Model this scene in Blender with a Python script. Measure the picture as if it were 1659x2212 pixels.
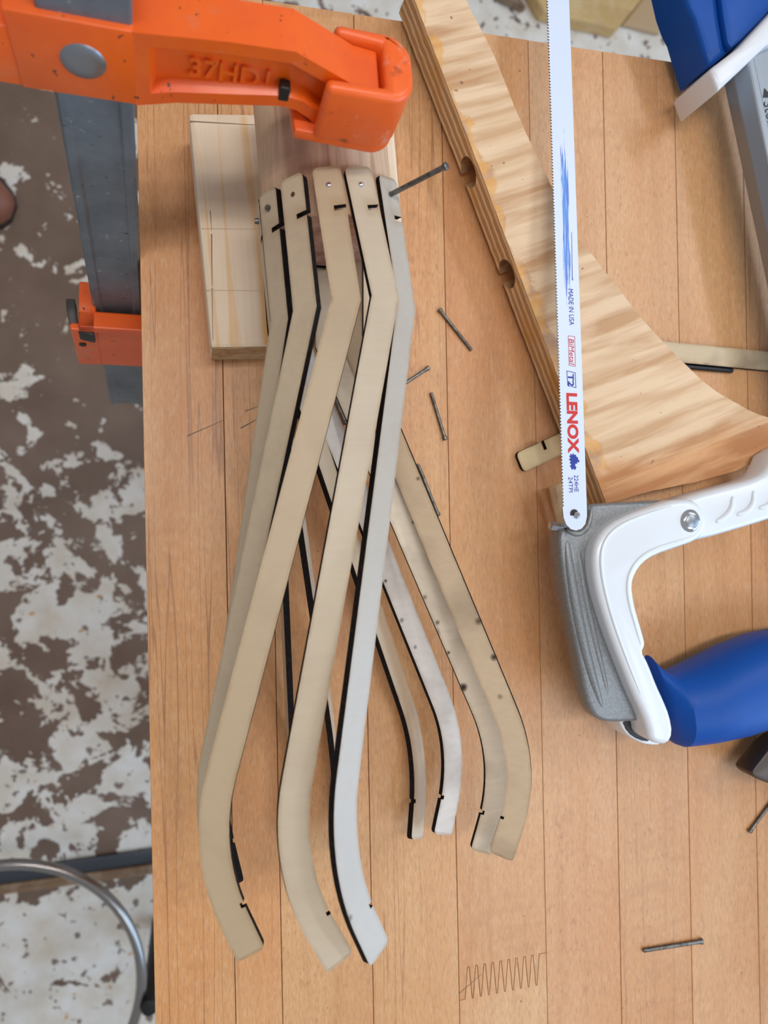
import bpy, bmesh, math, random
from mathutils import Vector, Matrix, Euler, noise as mnoise
random.seed(7)
for o in list(bpy.data.objects): bpy.data.objects.remove(o)
SC = bpy.context.scene
COL = SC.collection

# ------------------------------------------------------------------ camera
FPX, WPX, HPX = 1560.0, 1659.0, 2212.0
CAM_H, TH, ROLL = 0.355, math.atan(1560.0/6230.0), -0.020
_s, _c = math.sin(TH), math.cos(TH)
FWD = Vector((_s, 0, -_c)); _r0 = Vector((_c, 0, _s)); _u0 = Vector((0, 1, 0))
RIGHT = math.cos(ROLL)*_r0 + math.sin(ROLL)*_u0
UP = -math.sin(ROLL)*_r0 + math.cos(ROLL)*_u0
CPOS = Vector((0, 0, CAM_H))
cd = bpy.data.cameras.new('camera'); cam = bpy.data.objects.new('camera', cd); COL.objects.link(cam)
cd.sensor_fit = 'VERTICAL'; cd.sensor_height = 36.0; cd.lens = FPX/HPX*36.0
cd.clip_start = 0.01; cd.clip_end = 20
cd.dof.use_dof = True; cd.dof.focus_distance = 0.325; cd.dof.aperture_fstop = cd.lens/1000/0.0024
cam.matrix_world = Matrix(((RIGHT.x, UP.x, -FWD.x, CPOS.x), (RIGHT.y, UP.y, -FWD.y, CPOS.y), (RIGHT.z, UP.z, -FWD.z, CPOS.z), (0, 0, 0, 1)))
SC.camera = cam

# ------------------------------------------------------------------ world, lights, exposure
SC.view_settings.view_transform = 'Standard'; SC.view_settings.look = 'None'
SC.view_settings.gamma = 1.0; SC.view_settings.use_curve_mapping = False
SC.view_settings.exposure = -0.36
wd = bpy.data.worlds.new('room_light'); SC.world = wd; wd.use_nodes = True
wd.node_tree.nodes['Background'].inputs[0].default_value = (0.96, 0.97, 1.0, 1)
wd.node_tree.nodes['Background'].inputs[1].default_value = 0.48

def area(name, loc, size, power, color, target=(0.1, 0, 0)):
    l = bpy.data.lights.new(name, 'AREA'); l.shape = 'RECTANGLE'; l.size, l.size_y = size
    l.energy = power; l.color = color
    o = bpy.data.objects.new(name, l); COL.objects.link(o); o.location = loc
    d = Vector(target) - Vector(loc)
    o.rotation_euler = d.to_track_quat('-Z', 'Y').to_euler()
    return o
for i_, y_ in enumerate((0.20, 0.31)):
    area('ceiling_tube_light', (0.06, y_, 1.75), (1.2, 0.03), 8.0, (1.0, 0.965, 0.92))
area('ceiling_tube_light_far', (1.5, 0.9, 1.75), (1.2, 0.16), 14, (0.9, 0.95, 1.0))
area('ceiling_tube_light_near', (1.15, -1.0, 1.75), (1.2, 0.5), 15, (0.74, 0.87, 1.0))

area('window_light', (2.3, -0.85, 0.62), (1.6, 1.0), 42, (0.42, 0.68, 1.0), (0.15, -0.05, 0.03))

# ------------------------------------------------------------------ helpers
def at(px, py, z):
    d = FWD + (px-WPX/2)/FPX*RIGHT - (py-HPX/2)/FPX*UP
    return CPOS + d*((z-CAM_H)/d.z)
def ray(px, py):
    return FWD + (px-WPX/2)/FPX*RIGHT - (py-HPX/2)/FPX*UP
def lin(c):
    return tuple(((v/255)/12.92 if v/255 <= .04045 else ((v/255+.055)/1.055)**2.4) for v in c) + (1,)
def tag(o, label=None, cat=None, group=None, kind=None):
    if label: o['label'] = label
    if cat: o['category'] = cat
    if group: o['group'] = group
    if kind: o['kind'] = kind
    return o
def thing(name, loc, label, cat, group=None):
    o = bpy.data.objects.new(name, None); COL.objects.link(o); o.location = loc; o.empty_display_size = .01
    return tag(o, label, cat, group)
def base_of(p):
    v = Vector((0, 0, 0))
    while p is not None:
        v = v + p.location; p = p.parent
    return v
def obj(name, bm, mats, parent=None, smooth=False, origin=None, normals=True):
    if normals: bmesh.ops.recalc_face_normals(bm, faces=bm.faces[:])
    me = bpy.data.meshes.new(name)
    o0 = base_of(parent) if parent is not None else (Vector(origin) if origin is not None else None)
    if parent is not None and origin is not None: o0 = Vector(origin)
    if o0 is None:
        xs = [v.co for v in bm.verts]
        o0 = Vector(((min(v.x for v in xs)+max(v.x for v in xs))/2, (min(v.y for v in xs)+max(v.y for v in xs))/2, min(v.z for v in xs)))
    bmesh.ops.translate(bm, verts=bm.verts[:], vec=-o0)
    bm.to_mesh(me); bm.free()
    for m in (mats if isinstance(mats, (list, tuple)) else [mats]): me.materials.append(m)
    if smooth:
        for p in me.polygons: p.use_smooth = True
        try: me.set_sharp_from_angle(angle=math.radians(38))
        except Exception: pass
    o = bpy.data.objects.new(name, me); COL.objects.link(o)
    if parent is not None:
        o.parent = parent; o.location = o0 - base_of(parent)
    else: o.location = o0
    return o
def prism(pts, off, bm=None, mat=0, top=None):
    """closed outline of 3D points extruded by vector off (or to the list top)"""
    bm = bm or bmesh.new()
    a = [bm.verts.new(p) for p in pts]
    b = [bm.verts.new(p) for p in (top if top else [Vector(p)+Vector(off) for p in pts])]
    n = len(a); fs = []
    fs.append(bm.faces.new(a)); fs.append(bm.faces.new(b[::-1]))
    for i in range(n): fs.append(bm.faces.new((a[i], b[i], b[(i+1) % n], a[(i+1) % n])))
    for f in fs: f.material_index = mat
    return bm
def box(bm, o, ax, ay, az, mat=0):
    o, ax, ay, az = map(Vector, (o, ax, ay, az))
    return prism([o, o+ax, o+ax+ay, o+ay], az, bm, mat)
def bevel(bm, w, seg=2, angle=30, edges=None):
    if edges is None:
        bmesh.ops.recalc_face_normals(bm, faces=bm.faces[:])
        edges = [e for e in bm.edges if len(e.link_faces) == 2 and e.calc_face_angle(0) > math.radians(angle)]
    bmesh.ops.bevel(bm, geom=edges, offset=w, offset_type='OFFSET', segments=seg, profile=.5, affect='EDGES', clamp_overlap=True)
    return bm
def tube(bm, pts, rad, seg=16, cap=True, mat=0, flat=None):
    pts = [Vector(p) for p in pts]; n = len(pts)
    rads = rad if isinstance(rad, (list, tuple)) else [rad]*n
    rings = []; ref = None
    for i in range(n):
        t = (pts[min(i+1, n-1)]-pts[max(i-1, 0)]).normalized()
        if ref is None:
            ref = Vector((0, 0, 1)) if abs(t.z) < .9 else Vector((1, 0, 0))
        u = (ref - t*ref.dot(t)).normalized(); w = t.cross(u); ref = u
        r = rads[i]; ru, rw = (r if isinstance(r, tuple) else (r, r))
        rings.append([bm.verts.new(pts[i]+u*ru*math.cos(2*math.pi*k/seg)+w*rw*math.sin(2*math.pi*k/seg)) for k in range(seg)])
    for i in range(n-1):
        for k in range(seg):
            f = bm.faces.new((rings[i][k], rings[i][(k+1) % seg], rings[i+1][(k+1) % seg], rings[i+1][k])); f.material_index = mat
    if cap:
        for r in (rings[0][::-1], rings[-1]):
            f = bm.faces.new(r); f.material_index = mat
    return bm
def smooth_poly(pts, it=1, closed=True):
    """Chaikin corner cutting on a list of vectors"""
    for _ in range(it):
        out = []; n = len(pts); rng = range(n) if closed else range(n-1)
        if not closed: out.append(pts[0])
        for i in rng:
            a, b = Vector(pts[i]), Vector(pts[(i+1) % n])
            out += [a*.75+b*.25, a*.25+b*.75]
        if not closed: out.append(pts[-1])
        pts = out
    return pts

# ------------------------------------------------------------------ materials
class NT:
    def __init__(s, name, rough=.6, metal=0.0, spec=.5, coat=0.0):
        s.m = bpy.data.materials.new(name); s.m.use_nodes = True
        s.t = s.m.node_tree; s.b = s.t.nodes['Principled BSDF']
        s.b.inputs['Roughness'].default_value = rough; s.b.inputs['Metallic'].default_value = metal
        s.b.inputs['Specular IOR Level'].default_value = spec
        if coat: s.b.inputs['Coat Weight'].default_value = coat; s.b.inputs['Coat Roughness'].default_value = .25
    def n(s, kind, **kw):
        x = s.t.nodes.new('ShaderNode'+kind)
        for k, v in kw.items(): setattr(x, k, v)
        return x
    def l(s, a, b): s.t.links.new(a, b)
    def coords(s, scale=(1, 1, 1), rot=(0, 0, 0), loc=(0, 0, 0), kind='Object'):
        tc = s.n('TexCoord'); src = tc.outputs[kind]
        if any(rot):
            m0 = s.n('Mapping'); m0.inputs['Rotation'].default_value = rot; s.l(src, m0.inputs['Vector']); src = m0.outputs['Vector']
        mp = s.n('Mapping'); mp.inputs['Scale'].default_value = scale; mp.inputs['Location'].default_value = loc
        s.l(src, mp.inputs['Vector']); return mp.outputs['Vector']
    def noise(s, vec, scale, detail=4, rough=.55, dist=0.0):
        x = s.n('TexNoise'); x.inputs['Scale'].default_value = scale; x.inputs['Detail'].default_value = detail
        x.inputs['Roughness'].default_value = rough; x.inputs['Distortion'].default_value = dist
        s.l(vec, x.inputs['Vector']); return x.outputs['Fac']
    def ramp(s, fac, stops, interp='LINEAR'):
        x = s.n('ValToRGB'); cr = x.color_ramp; cr.interpolation = interp
        while len(cr.elements) < len(stops): cr.elements.new(.5)
        for e, (p, c) in zip(cr.elements, stops):
            e.position = p; e.color = c if len(c) == 4 else lin(c)
        s.l(fac, x.inputs['Fac']); return x.outputs['Color']
    def mask(s, fac, lo, hi):
        x = s.n('MapRange'); x.inputs['From Min'].default_value = lo; x.inputs['From Max'].default_value = hi
        s.l(fac, x.inputs['Value']); return x.outputs['Result']
    def math(s, op, a, b=None):
        x = s.n('Math', operation=op)
        for i, v in enumerate((a, b)):
            if v is None: continue
            if isinstance(v, (int, float)): x.inputs[i].default_value = v
            else: s.l(v, x.inputs[i])
        return x.outputs[0]
    def mix(s, fac, a, b, mode='MIX'):
        x = s.n('Mix', data_type='RGBA', blend_type=mode)
        for k, v in ((0, fac), (6, a), (7, b)):
            if isinstance(v, (int, float)): x.inputs[k].default_value = v
            elif isinstance(v, tuple): x.inputs[k].default_value = v if len(v) == 4 else lin(v)
            else: s.l(v, x.inputs[k])
        return x.outputs[2]
    def xyz(s, vec):
        x = s.n('SeparateXYZ'); s.l(vec, x.inputs[0]); return x.outputs
    def col(s, c):
        if isinstance(c, tuple): s.b.inputs['Base Color'].default_value = c if len(c) == 4 else lin(c)
        else: s.l(c, s.b.inputs['Base Color'])
        return s
    def bump(s, h, strength=.3, dist=.0005):
        x = s.n('Bump'); x.inputs['Strength'].default_value = strength; x.inputs['Distance'].default_value = dist
        s.l(h, x.inputs['Height']); s.l(x.outputs['Normal'], s.b.inputs['Normal']); return s
    def rough(s, r): s.l(r, s.b.inputs['Roughness']); return s

def m_maple():
    k = NT('maple_bench', .38, spec=.5)
    oi = k.n('ObjectInfo')
    tc = k.n('TexCoord')
    ofs = k.n('VectorMath', operation='MULTIPLY_ADD')
    cmb = k.n('CombineXYZ'); k.l(oi.outputs['Random'], cmb.inputs[0]); k.l(oi.outputs['Random'], cmb.inputs[1]); k.l(oi.outputs['Random'], cmb.inputs[2])
    k.l(cmb.outputs[0], ofs.inputs[0]); ofs.inputs[1].default_value = (3, 7, 5); k.l(tc.outputs['Object'], ofs.inputs[2])
    def mp(sc):
        m = k.n('Mapping'); m.inputs['Scale'].default_value = sc; k.l(ofs.outputs[0], m.inputs['Vector']); return m.outputs['Vector']
    base = oi.outputs['Color']
    cloud = k.noise(mp((1, .35, 1)), 16, 3, .5, .3)
    c = k.mix(k.mask(cloud, .35, .7), base, k.mix(1.0, base, (246, 224, 204), 'MULTIPLY'))
    broad = k.noise(mp((1, .05, 1)), 120, 3, .6, .3)
    c = k.mix(k.math('MULTIPLY', k.mask(broad, .48, .74), .35), c, k.mix(1.0, base, (214, 186, 160), 'MULTIPLY'))
    # growth lines, only on flat-sawn planks
    pick = k.mask(k.math('FRACT', k.math('MULTIPLY', oi.outputs['Random'], 7.3)), .35, .55)
    ln = k.noise(mp((1, .018, 1)), 210, 1, .4, .2)
    lm_ = k.math('MULTIPLY', k.mask(k.math('ABSOLUTE', k.math('ADD', ln, -.5)), .022, .004), k.mask(k.noise(mp((1, .3, 1)), 18, 2), .38, .55))
    c = k.mix(k.math('MULTIPLY', k.math('MULTIPLY', lm_, pick), .8), c, (152, 102, 66))
    # fine fibre and pores
    fl = k.noise(mp((1, .22, 1)), 1050, 2, .55)
    c = k.mix(k.math('MULTIPLY', k.mask(fl, .46, .72), .38), c, (166, 118, 80))
    f2 = k.noise(mp((1, .25, 1)), 760, 2, .6)
    c = k.mix(k.math('MULTIPLY', k.mask(f2, .5, .75), .16), c, (244, 216, 184))
    po = k.noise(mp((1, .4, 1)), 520, 2, .5)
    pz = k.mask(k.noise(mp((1, .12, 1)), 26, 2), .5, .64)
    c = k.mix(k.math('MULTIPLY', k.math('MULTIPLY', k.mask(po, .60, .70), pz), .3), c, (148, 92, 62))
    # cross figure
    cf = k.noise(mp((.3, 1, 1)), 95, 2, .6, .5)
    c = k.mix(k.math('MULTIPLY', k.math('MULTIPLY', k.mask(cf, .50, .68), k.mask(k.noise(mp((1, .4, 1)), 11, 2), .45, .62)), .26), c, (170, 118, 78))
    st = k.noise(mp((1, 1, 1)), 30, 2, .4)
    c = k.mix(k.math('MULTIPLY', k.mask(st, .70, .78), .3), c, (204, 146, 80))
    sp = k.noise(mp((1, 1, 1)), 300, 1, .3)
    c = k.mix(k.math('MULTIPLY', k.mask(sp, .83, .84), .6), c, (86, 60, 44))
    k.col(c)
    r = k.n('MapRange'); r.inputs['To Min'].default_value = .30; r.inputs['To Max'].default_value = .5
    k.l(cloud, r.inputs['Value']); k.rough(r.outputs['Result'])
    return k.bump(k.math('ADD', fl, f2), .35, .0002).m
def m_wood(name, base, dark, gscale, stretch, rot=(0, 0, 0), rough=.6, lo=.4, hi=.7, pores=(120, 80, 50), kind='Object', fine=.3, axis='Y'):
    k = NT(name, rough, spec=.35)
    sc = {'Y': (1, stretch, 1), 'X': (stretch, 1, 1)}[axis]
    v = k.coords(sc, rot, kind=kind)
    g = k.noise(v, gscale, 4, .55, .6)
    c = k.mix(k.mask(g, lo, hi), base, dark)
    c = k.mix(k.math('MULTIPLY', k.mask(k.noise(v, gscale*7, 3, .6), .5, .8), fine), c, pores)
    c = k.mix(k.math('MULTIPLY', k.mask(k.noise(k.coords(), 45, 3), .45, .8), .18), c, (255, 240, 220))
    return k.col(c).bump(k.noise(v, gscale*5, 3), .2, .0002).m

M = {}
M['maple'] = m_maple()
# --- light birch rib faces with heat stain toward the burnt edge
def m_birch():
    k = NT('birch_ply_face', .40, spec=.5)
    oi = k.n('ObjectInfo')
    g = k.noise(k.coords((.2, 1, 1)), 420, 3, .6)
    c = k.mix(k.math('MULTIPLY', k.mask(g, .4, .8), .22), oi.outputs['Color'], (176, 152, 122))
    cl = k.noise(k.coords(), 34, 3, .5)
    c = k.mix(k.math('MULTIPLY', k.mask(cl, .50, .74), k.math('MULTIPLY', oi.outputs['Alpha'], .75)), c, (138, 116, 98))
    at_ = k.n('Attribute', attribute_name='burn')
    b = k.math('MULTIPLY', at_.outputs['Fac'], k.mask(k.noise(k.coords(), 120, 3), .25, .75))
    c = k.mix(k.math('MULTIPLY', b, .62), c, (150, 112, 66))
    sm = k.noise(k.coords(), 75, 2, .4)
    c = k.mix(k.math('MULTIPLY', k.math('MULTIPLY', k.mask(sm, .70, .80), at_.outputs['Fac']), oi.outputs['Alpha']), c, (62, 48, 40))
    return k.col(c).m
M['birch'] = m_birch()
k = NT('laser_burnt_edge', .85, spec=.2)
v = k.coords((1, 1, 1)); M['burnt'] = k.col(k.mix(k.mask(k.noise(v, 700, 3), .5, .8), (17, 11, 9), (48, 32, 26))).m
M['pine'] = m_wood('pine_board', (226, 204, 178), (220, 172, 106), 85, .03, rot=(0, 0, -.07), lo=.54, hi=.62, pores=(196, 158, 120), fine=.2)
M['pine_end'] = m_wood('pine_sawn_end', (200, 172, 132), (166, 132, 92), 160, 1, fine=.4)
M['log'] = m_wood('turned_log', (210, 174, 142), (160, 116, 88), 90, .05, rot=(0, 0, -.06), lo=.46, hi=.62, pores=(120, 78, 62), fine=.4)
M['log_end'] = m_wood('log_end_grain', (196, 140, 112), (128, 74, 52), 90, .5, lo=.35, hi=.65, pores=(226, 190, 170), fine=.5)
M['pencil'] = NT('pencil_line', .7).col((132, 106, 84)).m
def m_orange():
    k = NT('orange_enamel', .34, spec=.5, coat=.3)
    v = k.coords(); a = k.noise(v, 38, 4, .6)
    c = k.mix(k.mask(a, .35, .75), (240, 100, 16), (228, 84, 14))
    c = k.mix(k.math('MULTIPLY', k.mask(k.noise(v, 60, 5, .7), .56, .70), .6), c, (214, 116, 76))
    c = k.mix(k.mask(k.noise(v, 230, 4, .65), .665, .70), c, (64, 42, 34))
    k.col(c).bump(k.noise(v, 300, 3), .08, .0002)
    return k.rough(k.mask(a, -.2, 1.9)).m
M['orange'] = m_orange()
k = NT('orange_plastic_pad', .36, spec=.5)
v = k.coords(); c = k.mix(k.mask(k.noise(v, 50, 4, .6), .4, .8), (242, 100, 30), (232, 92, 34))
c = k.mix(k.math('MULTIPLY', k.mask(k.noise(v, 80, 5, .7), .58, .68), .7), c, (226, 150, 126))
c = k.mix(k.math('MULTIPLY', k.mask(k.noise(k.coords((1, 1, 2)), 95, 4, .6), .61, .70), .6), c, (70, 46, 40))
M['pad'] = k.col(c).m
def m_steel():
    k = NT('grey_steel_bar', .42, .35, .5)
    v = k.coords(); a = k.noise(v, 45, 5, .65)
    c = k.mix(k.mask(a, .3, .75), (124, 132, 140), (92, 100, 108))
    sc = k.noise(k.coords((1, 1, 2.5)), 190, 4, .7)
    c = k.mix(k.mask(sc, .66, .70), c, (34, 34, 36))
    c = k.mix(k.math('MULTIPLY', k.mask(k.noise(k.coords((1, 1, 1), loc=(.3, .1, 0)), 260, 3, .6), .66, .7), .7), c, (168, 168, 160))
    c = k.mix(k.math('MULTIPLY', k.mask(k.noise(v, 70, 2), .70, .74), .7), c, (134, 112, 84))
    return k.col(c).m
M['steel'] = m_steel()
M['steel_dark'] = NT('dark_steel_edge', .5, .7).col((66, 64, 64)).m
M['rivet'] = NT('rivet_steel', .36, .85).col((146, 150, 156)).m
k = NT('nail_steel', .38, .85); M['nail'] = k.col(k.mix(k.mask(k.noise(k.coords(), 400, 3), .4, .7), (128, 126, 122), (88, 84, 80))).m
M['nail_bright'] = NT('bright_nail_head', .22, .9).col((186, 188, 194)).m
M['black_rod'] = NT('blackened_steel', .32, .6).col((44, 44, 46)).m
M['black'] = NT('black_paint', .5).col((20, 18, 18)).m
M['hole'] = NT('nail_hole_wood', .9).col((92, 52, 38)).m
# --- hacksaw
k = NT('white_painted_metal', .28, spec=.5, coat=.25)
M['white'] = k.col(k.mix(k.math('MULTIPLY', k.mask(k.noise(k.coords(), 320, 3, .6), .74, .76), .5), (226, 230, 236), (130, 126, 122))).m
k = NT('cast_grey', .42, .35); g = k.noise(k.coords(), 900, 2)
M['grey'] = k.col(k.mix(k.mask(g, .3, .7), (142, 144, 146), (122, 124, 126))).bump(g, .3, .0002).m
k = NT('blue_rubber', .46, spec=.3); M['blue'] = k.col(k.mix(k.math('MULTIPLY', k.mask(k.noise(k.coords(), 60, 4), .62, .74), .35), (0, 74, 160), (30, 84, 132))).m
M['navy'] = NT('navy_plastic', .35, spec=.5).col((2, 40, 128)).m
M['collar'] = NT('collar_white', .3, spec=.5).col((222, 222, 226)).m
M['alu'] = NT('aluminium_tube', .34, .6).col((140, 146, 154)).m
M['alu_side'] = M['alu']
M['chrome'] = NT('chrome_rivet', .12, 1.0).col((214, 216, 220)).m
M['ink_red'] = NT('red_print', .5).col((206, 30, 26)).m
M['ink_blue'] = NT('blue_print', .5).col((10, 44, 150)).m
M['ink_black'] = NT('black_print', .5).col((24, 24, 28)).m
M['tooth'] = NT('bare_tooth_steel', .45, .6).col((120, 108, 96)).m

# ------------------------------------------------------------------ floor and far things
ZF = -0.86
def m_floor():
    k = NT('worn_painted_concrete', .45, spec=.4)
    v = k.coords(); x, y, z = k.xyz(v)
    a = k.noise(v, 16, 5, .62, .5); b = k.noise(v, 44, 4, .6)
    m = k.math('ADD', k.math('MULTIPLY', a, .76), k.math('MULTIPLY', b, .24))
    # paint survives better in front of the threshold strip and behind the bench
    front = k.mask(y, -.585, -.60); back = k.mask(x, .12, .2)
    upl = k.math('MULTIPLY', k.mask(y, -.02, .12), -.035)
    bias = k.math('ADD', k.math('MULTIPLY', front, .085), k.math('MULTIPLY', back, .15))
    mid = k.math('MULTIPLY', k.mask(y, .10, -.15), .035)
    m = k.math('ADD', m, k.math('ADD', bias, k.math('ADD', mid, upl)))
    pm = k.mask(m, .520, .532)
    brown = k.mix(k.mask(k.noise(v, 9, 4), .3, .7), (128, 106, 92), (106, 84, 70))
    brown = k.mix(k.math('MULTIPLY', k.mask(k.noise(v, 90, 2), .72, .75), .6), brown, (196, 186, 178))
    paint = k.mix(k.mask(k.noise(v, 22, 3), .35, .75), (228, 223, 216), (208, 195, 176))
    paint = k.mix(k.math('MULTIPLY', k.mask(k.noise(k.coords(loc=(.4, .2, 0)), 60, 2, .4), .70, .73), .8), paint, (198, 142, 70))
    paint = k.mix(k.math('MULTIPLY', k.mask(k.noise(k.coords(loc=(1.4, .2, 0)), 52, 3, .5), .63, .66), .85), paint, (104, 84, 72))
    k.col(k.mix(pm, brown, paint)); return k.bump(pm, .4, .0006).m
M['floor'] = m_floor()
bm = bmesh.new(); box(bm, (-1.6, -1.8, ZF-.02), (3.6, 0, 0), (0, 3.6, 0), (0, 0, .02))
fl = obj('floor', bm, M['floor'], origin=(0, 0, ZF)); tag(fl, 'brown concrete floor with chipped white paint below the bench', None, kind='structure')
M['thr_metal'] = NT('threshold_metal', .4, .6).col((74, 78, 84)).m
M['thr_wood'] = m_wood('threshold_wood', (132, 104, 78), (98, 74, 54), 60, .08, axis='X')
def floor_bar(name, p0, p1, w, h, mat, label):
    a = at(p0[0], p0[1], ZF); b = at(p1[0], p1[1], ZF); a.z = b.z = ZF+.0005
    d = (b-a).normalized(); n = Vector((-d.y, d.x, 0)); a = a-d*.35; b = b+d*.5
    bm = bmesh.new(); box(bm, a-n*w/2, b-a, n*w, (0, 0, h)); bevel(bm, min(w, h)*.3, 2)
    return tag(obj(name, bm, mat, smooth=True), label, None, kind='structure')
floor_bar('trim_1', (0, 1892), (325, 1845), .022, .008, M['thr_metal'], 'dark metal threshold strip crossing the floor')
floor_bar('trim_2', (0, 1916), (325, 1872), .016, .012, M['thr_wood'], 'brown wooden strip laid along the metal threshold')

# boards on the floor behind the bench
M['ply_floor'] = m_wood('pale_offcut', (206, 176, 122), (188, 152, 98), 24, .2, axis='X', lo=.35, hi=.7)
M['card'] = NT('cardboard', .8).col((184, 154, 118)).m
def floor_slab(name, pix, z0, t, mat, label, cat, group=None):
    pts = [at(x, y, ZF+z0+t) for x, y in pix]
    bm = prism([Vector((p.x, p.y, ZF+z0)) for p in pts], (0, 0, t)); bevel(bm, .004, 2)
    return tag(obj(name, bm, mat), label, cat, group)
floor_slab('wooden_offcut', [(1110, -90), (1176, 24), (1232, 38), (1335, 62), (1392, -10), (1440, -90)], .001, .03, M['ply_floor'], 'yellowish flat wooden offcut on the floor behind the bench', 'board')
floor_slab('cardboard_piece', [(1346, 50), (1424, 70), (1496, 4), (1560, -70), (1400, -20)], .001, .012, M['card'], 'tan cardboard piece on the floor beside the yellowish offcut', 'cardboard')
floor_slab('brown_offcut', [(1000, -80), (1086, -8), (1140, 16), (1088, -60)], .001, .02, M['thr_wood'], 'small brown wooden offcut on the floor left of the yellowish one', 'board')

# shoe toe at the left border
M['leather'] = NT('brown_leather', .5).col((142, 92, 74)).m
M['sole'] = NT('dark_sole', .7).col((52, 44, 40)).m
def shoe():
    toe = at(30, 462, ZF); d = Vector((-1.0, .32, 0)).normalized(); n = Vector((-d.y, d.x, 0))
    t = thing('shoe', (toe.x, toe.y, ZF), 'brown leather shoe, only its toe reaching in from the left border', 'shoe')
    prof = [(0, .012, .018), (.008, .026, .028), (.03, .040, .040), (.07, .046, .052), (.12, .044, .066), (.18, .036, .085), (.24, .038, .09), (.28, .032, .085), (.295, .012, .06)]
    def loft(z0, zs, kx):
        bm = bmesh.new(); rings = []
        for s, w, hh in prof:
            c = Vector((toe.x, toe.y, 0)) + d*(s-.002); r = []
            for i in range(16):
                a = 2*math.pi*i/16
                zz = z0 + (max(0, math.sin(a)) * (hh*zs) if zs else (.012 if math.sin(a) > 0 else 0))
                r.append(bm.verts.new(c + n*(w*kx*math.cos(a)) + Vector((0, 0, zz))))
            rings.append(r)
        for i in range(len(rings)-1):
            for j in range(16): bm.faces.new((rings[i][j], rings[i][(j+1) % 16], rings[i+1][(j+1) % 16], rings[i+1][j]))
        bm.faces.new(rings[0][::-1]); bm.faces.new(rings[-1]); return bm
    obj('upper', loft(ZF+.013, 1, .93), M['leather'], t, True)
    obj('sole', loft(ZF+.0005, 0, 1.08), M['sole'], t)
shoe()

# steel hoop stand at the lower left
def hoop():
    zr = -.66
    c = at(2, 2158, zr); p = at(304, 2143, zr); R = (p-c).length
    M['hoop'] = NT('worn_chrome_tube', .22, .95).col((150, 146, 144)).m
    t = thing('hoop_stand', (c.x, c.y, ZF), 'round steel tube hoop standing on dark legs left of the bench', 'stand')
    bm = bmesh.new(); N = 72; ring = []
    for i in range(N):
        a = 2*math.pi*i/N; ctr = c + Vector((R*math.cos(a), R*math.sin(a), 0)); dr = Vector((math.cos(a), math.sin(a), 0))
        ring.append([bm.verts.new(ctr + dr*.0068*math.cos(b*math.pi/6) + Vector((0, 0, .0068*math.sin(b*math.pi/6)))) for b in range(12)])
    for i in range(N):
        for b in range(12): bm.faces.new((ring[i][b], ring[(i+1) % N][b], ring[(i+1) % N][(b+1) % 12], ring[i][(b+1) % 12]))
    obj('ring', bm, M['hoop'], t, True)
    for a in (-12, 150, 210):
        a = math.radians(a); q = c + Vector((math.cos(a), math.sin(a), 0))*(R+.014)
        bm = bmesh.new(); tube(bm, [Vector((q.x, q.y, ZF)), Vector((q.x, q.y, zr+.012))], .011, 14); bevel(bm, .002, 2, 60)
        obj('leg', bm, M['black'], t, True)
hoop()

# ------------------------------------------------------------------ workbench
XE, YE, YN, TT = -0.0265, 0.2510, -0.40, 0.040
bench = thing('workbench', (.25, -.05, ZF), 'maple butcher-block workbench carrying the work and the tools', 'workbench')
def plank_mesh(x0, x1, y0, y1, zig0=None, zig1=None):
    g = .00016
    pts = []
    def zig(xa, xb, yb, e):    # finger joint outline from xa to xb, slopes opened by e
        n = 10; out = [(xa, yb-.0100)]; w = (xb-xa-.004)/n; x = xa+.003
        for i in range(n):
            out += [(x-e, yb-.0100), (x+w*.36-e, yb+.0065), (x+w*.56+e, yb+.0065), (x+w*.86+e, yb-.0100)]
            x += w
        out = out[:-1] + [(xb, yb+.0065)]; out[-2] = (min(out[-2][0], xb-.0005), yb+.0065)
        return out
    if zig0 is None: pts += [(x0+g, y0), (x1-g, y0)]
    else: pts += [(p, q+.00015) for p, q in zig(x0+g, x1-g, zig0, .00016)]
    if zig1 is None: pts += [(x1-g, y1), (x0+g, y1)]
    else: pts += [(p, q-.00015) for p, q in zig(x0+g, x1-g, zig1, -.00016)][::-1]
    bm = prism([Vector((x, y, -TT)) for x, y in pts], (0, 0, TT))
    if zig0 is None and zig1 is None:
        bevel(bm, .00018, 1, 60)
    return bm
tones = {}
def plank(x0, x1, y0, y1, tone, **kw):
    bm = plank_mesh(x0, x1, y0, y1, **kw)
    o = obj('plank', bm, M['maple'], bench); o.color = lin(tone)
    return o
JX = [XE, .0105, .0329, .0783, .1240, .1735, .2180, .2630, .3080, .3530, .3980, .4430, .4880, .5330]
TN = [(214, 162, 110), (216, 166, 116), (213, 162, 112), (214, 163, 112), (210, 158, 106), None, (214, 166, 118), (213, 162, 112), (212, 162, 114), (214, 166, 116), (210, 160, 110), (212, 162, 112), (210, 160, 110)]
for i in range(len(JX)-1):
    if TN[i] is None: continue
    yj = [None, None, -.31, None, .15, None, None, None][i] if i < 8 else None
    plank(JX[i], JX[i+1], YN, YE, TN[i])
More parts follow.
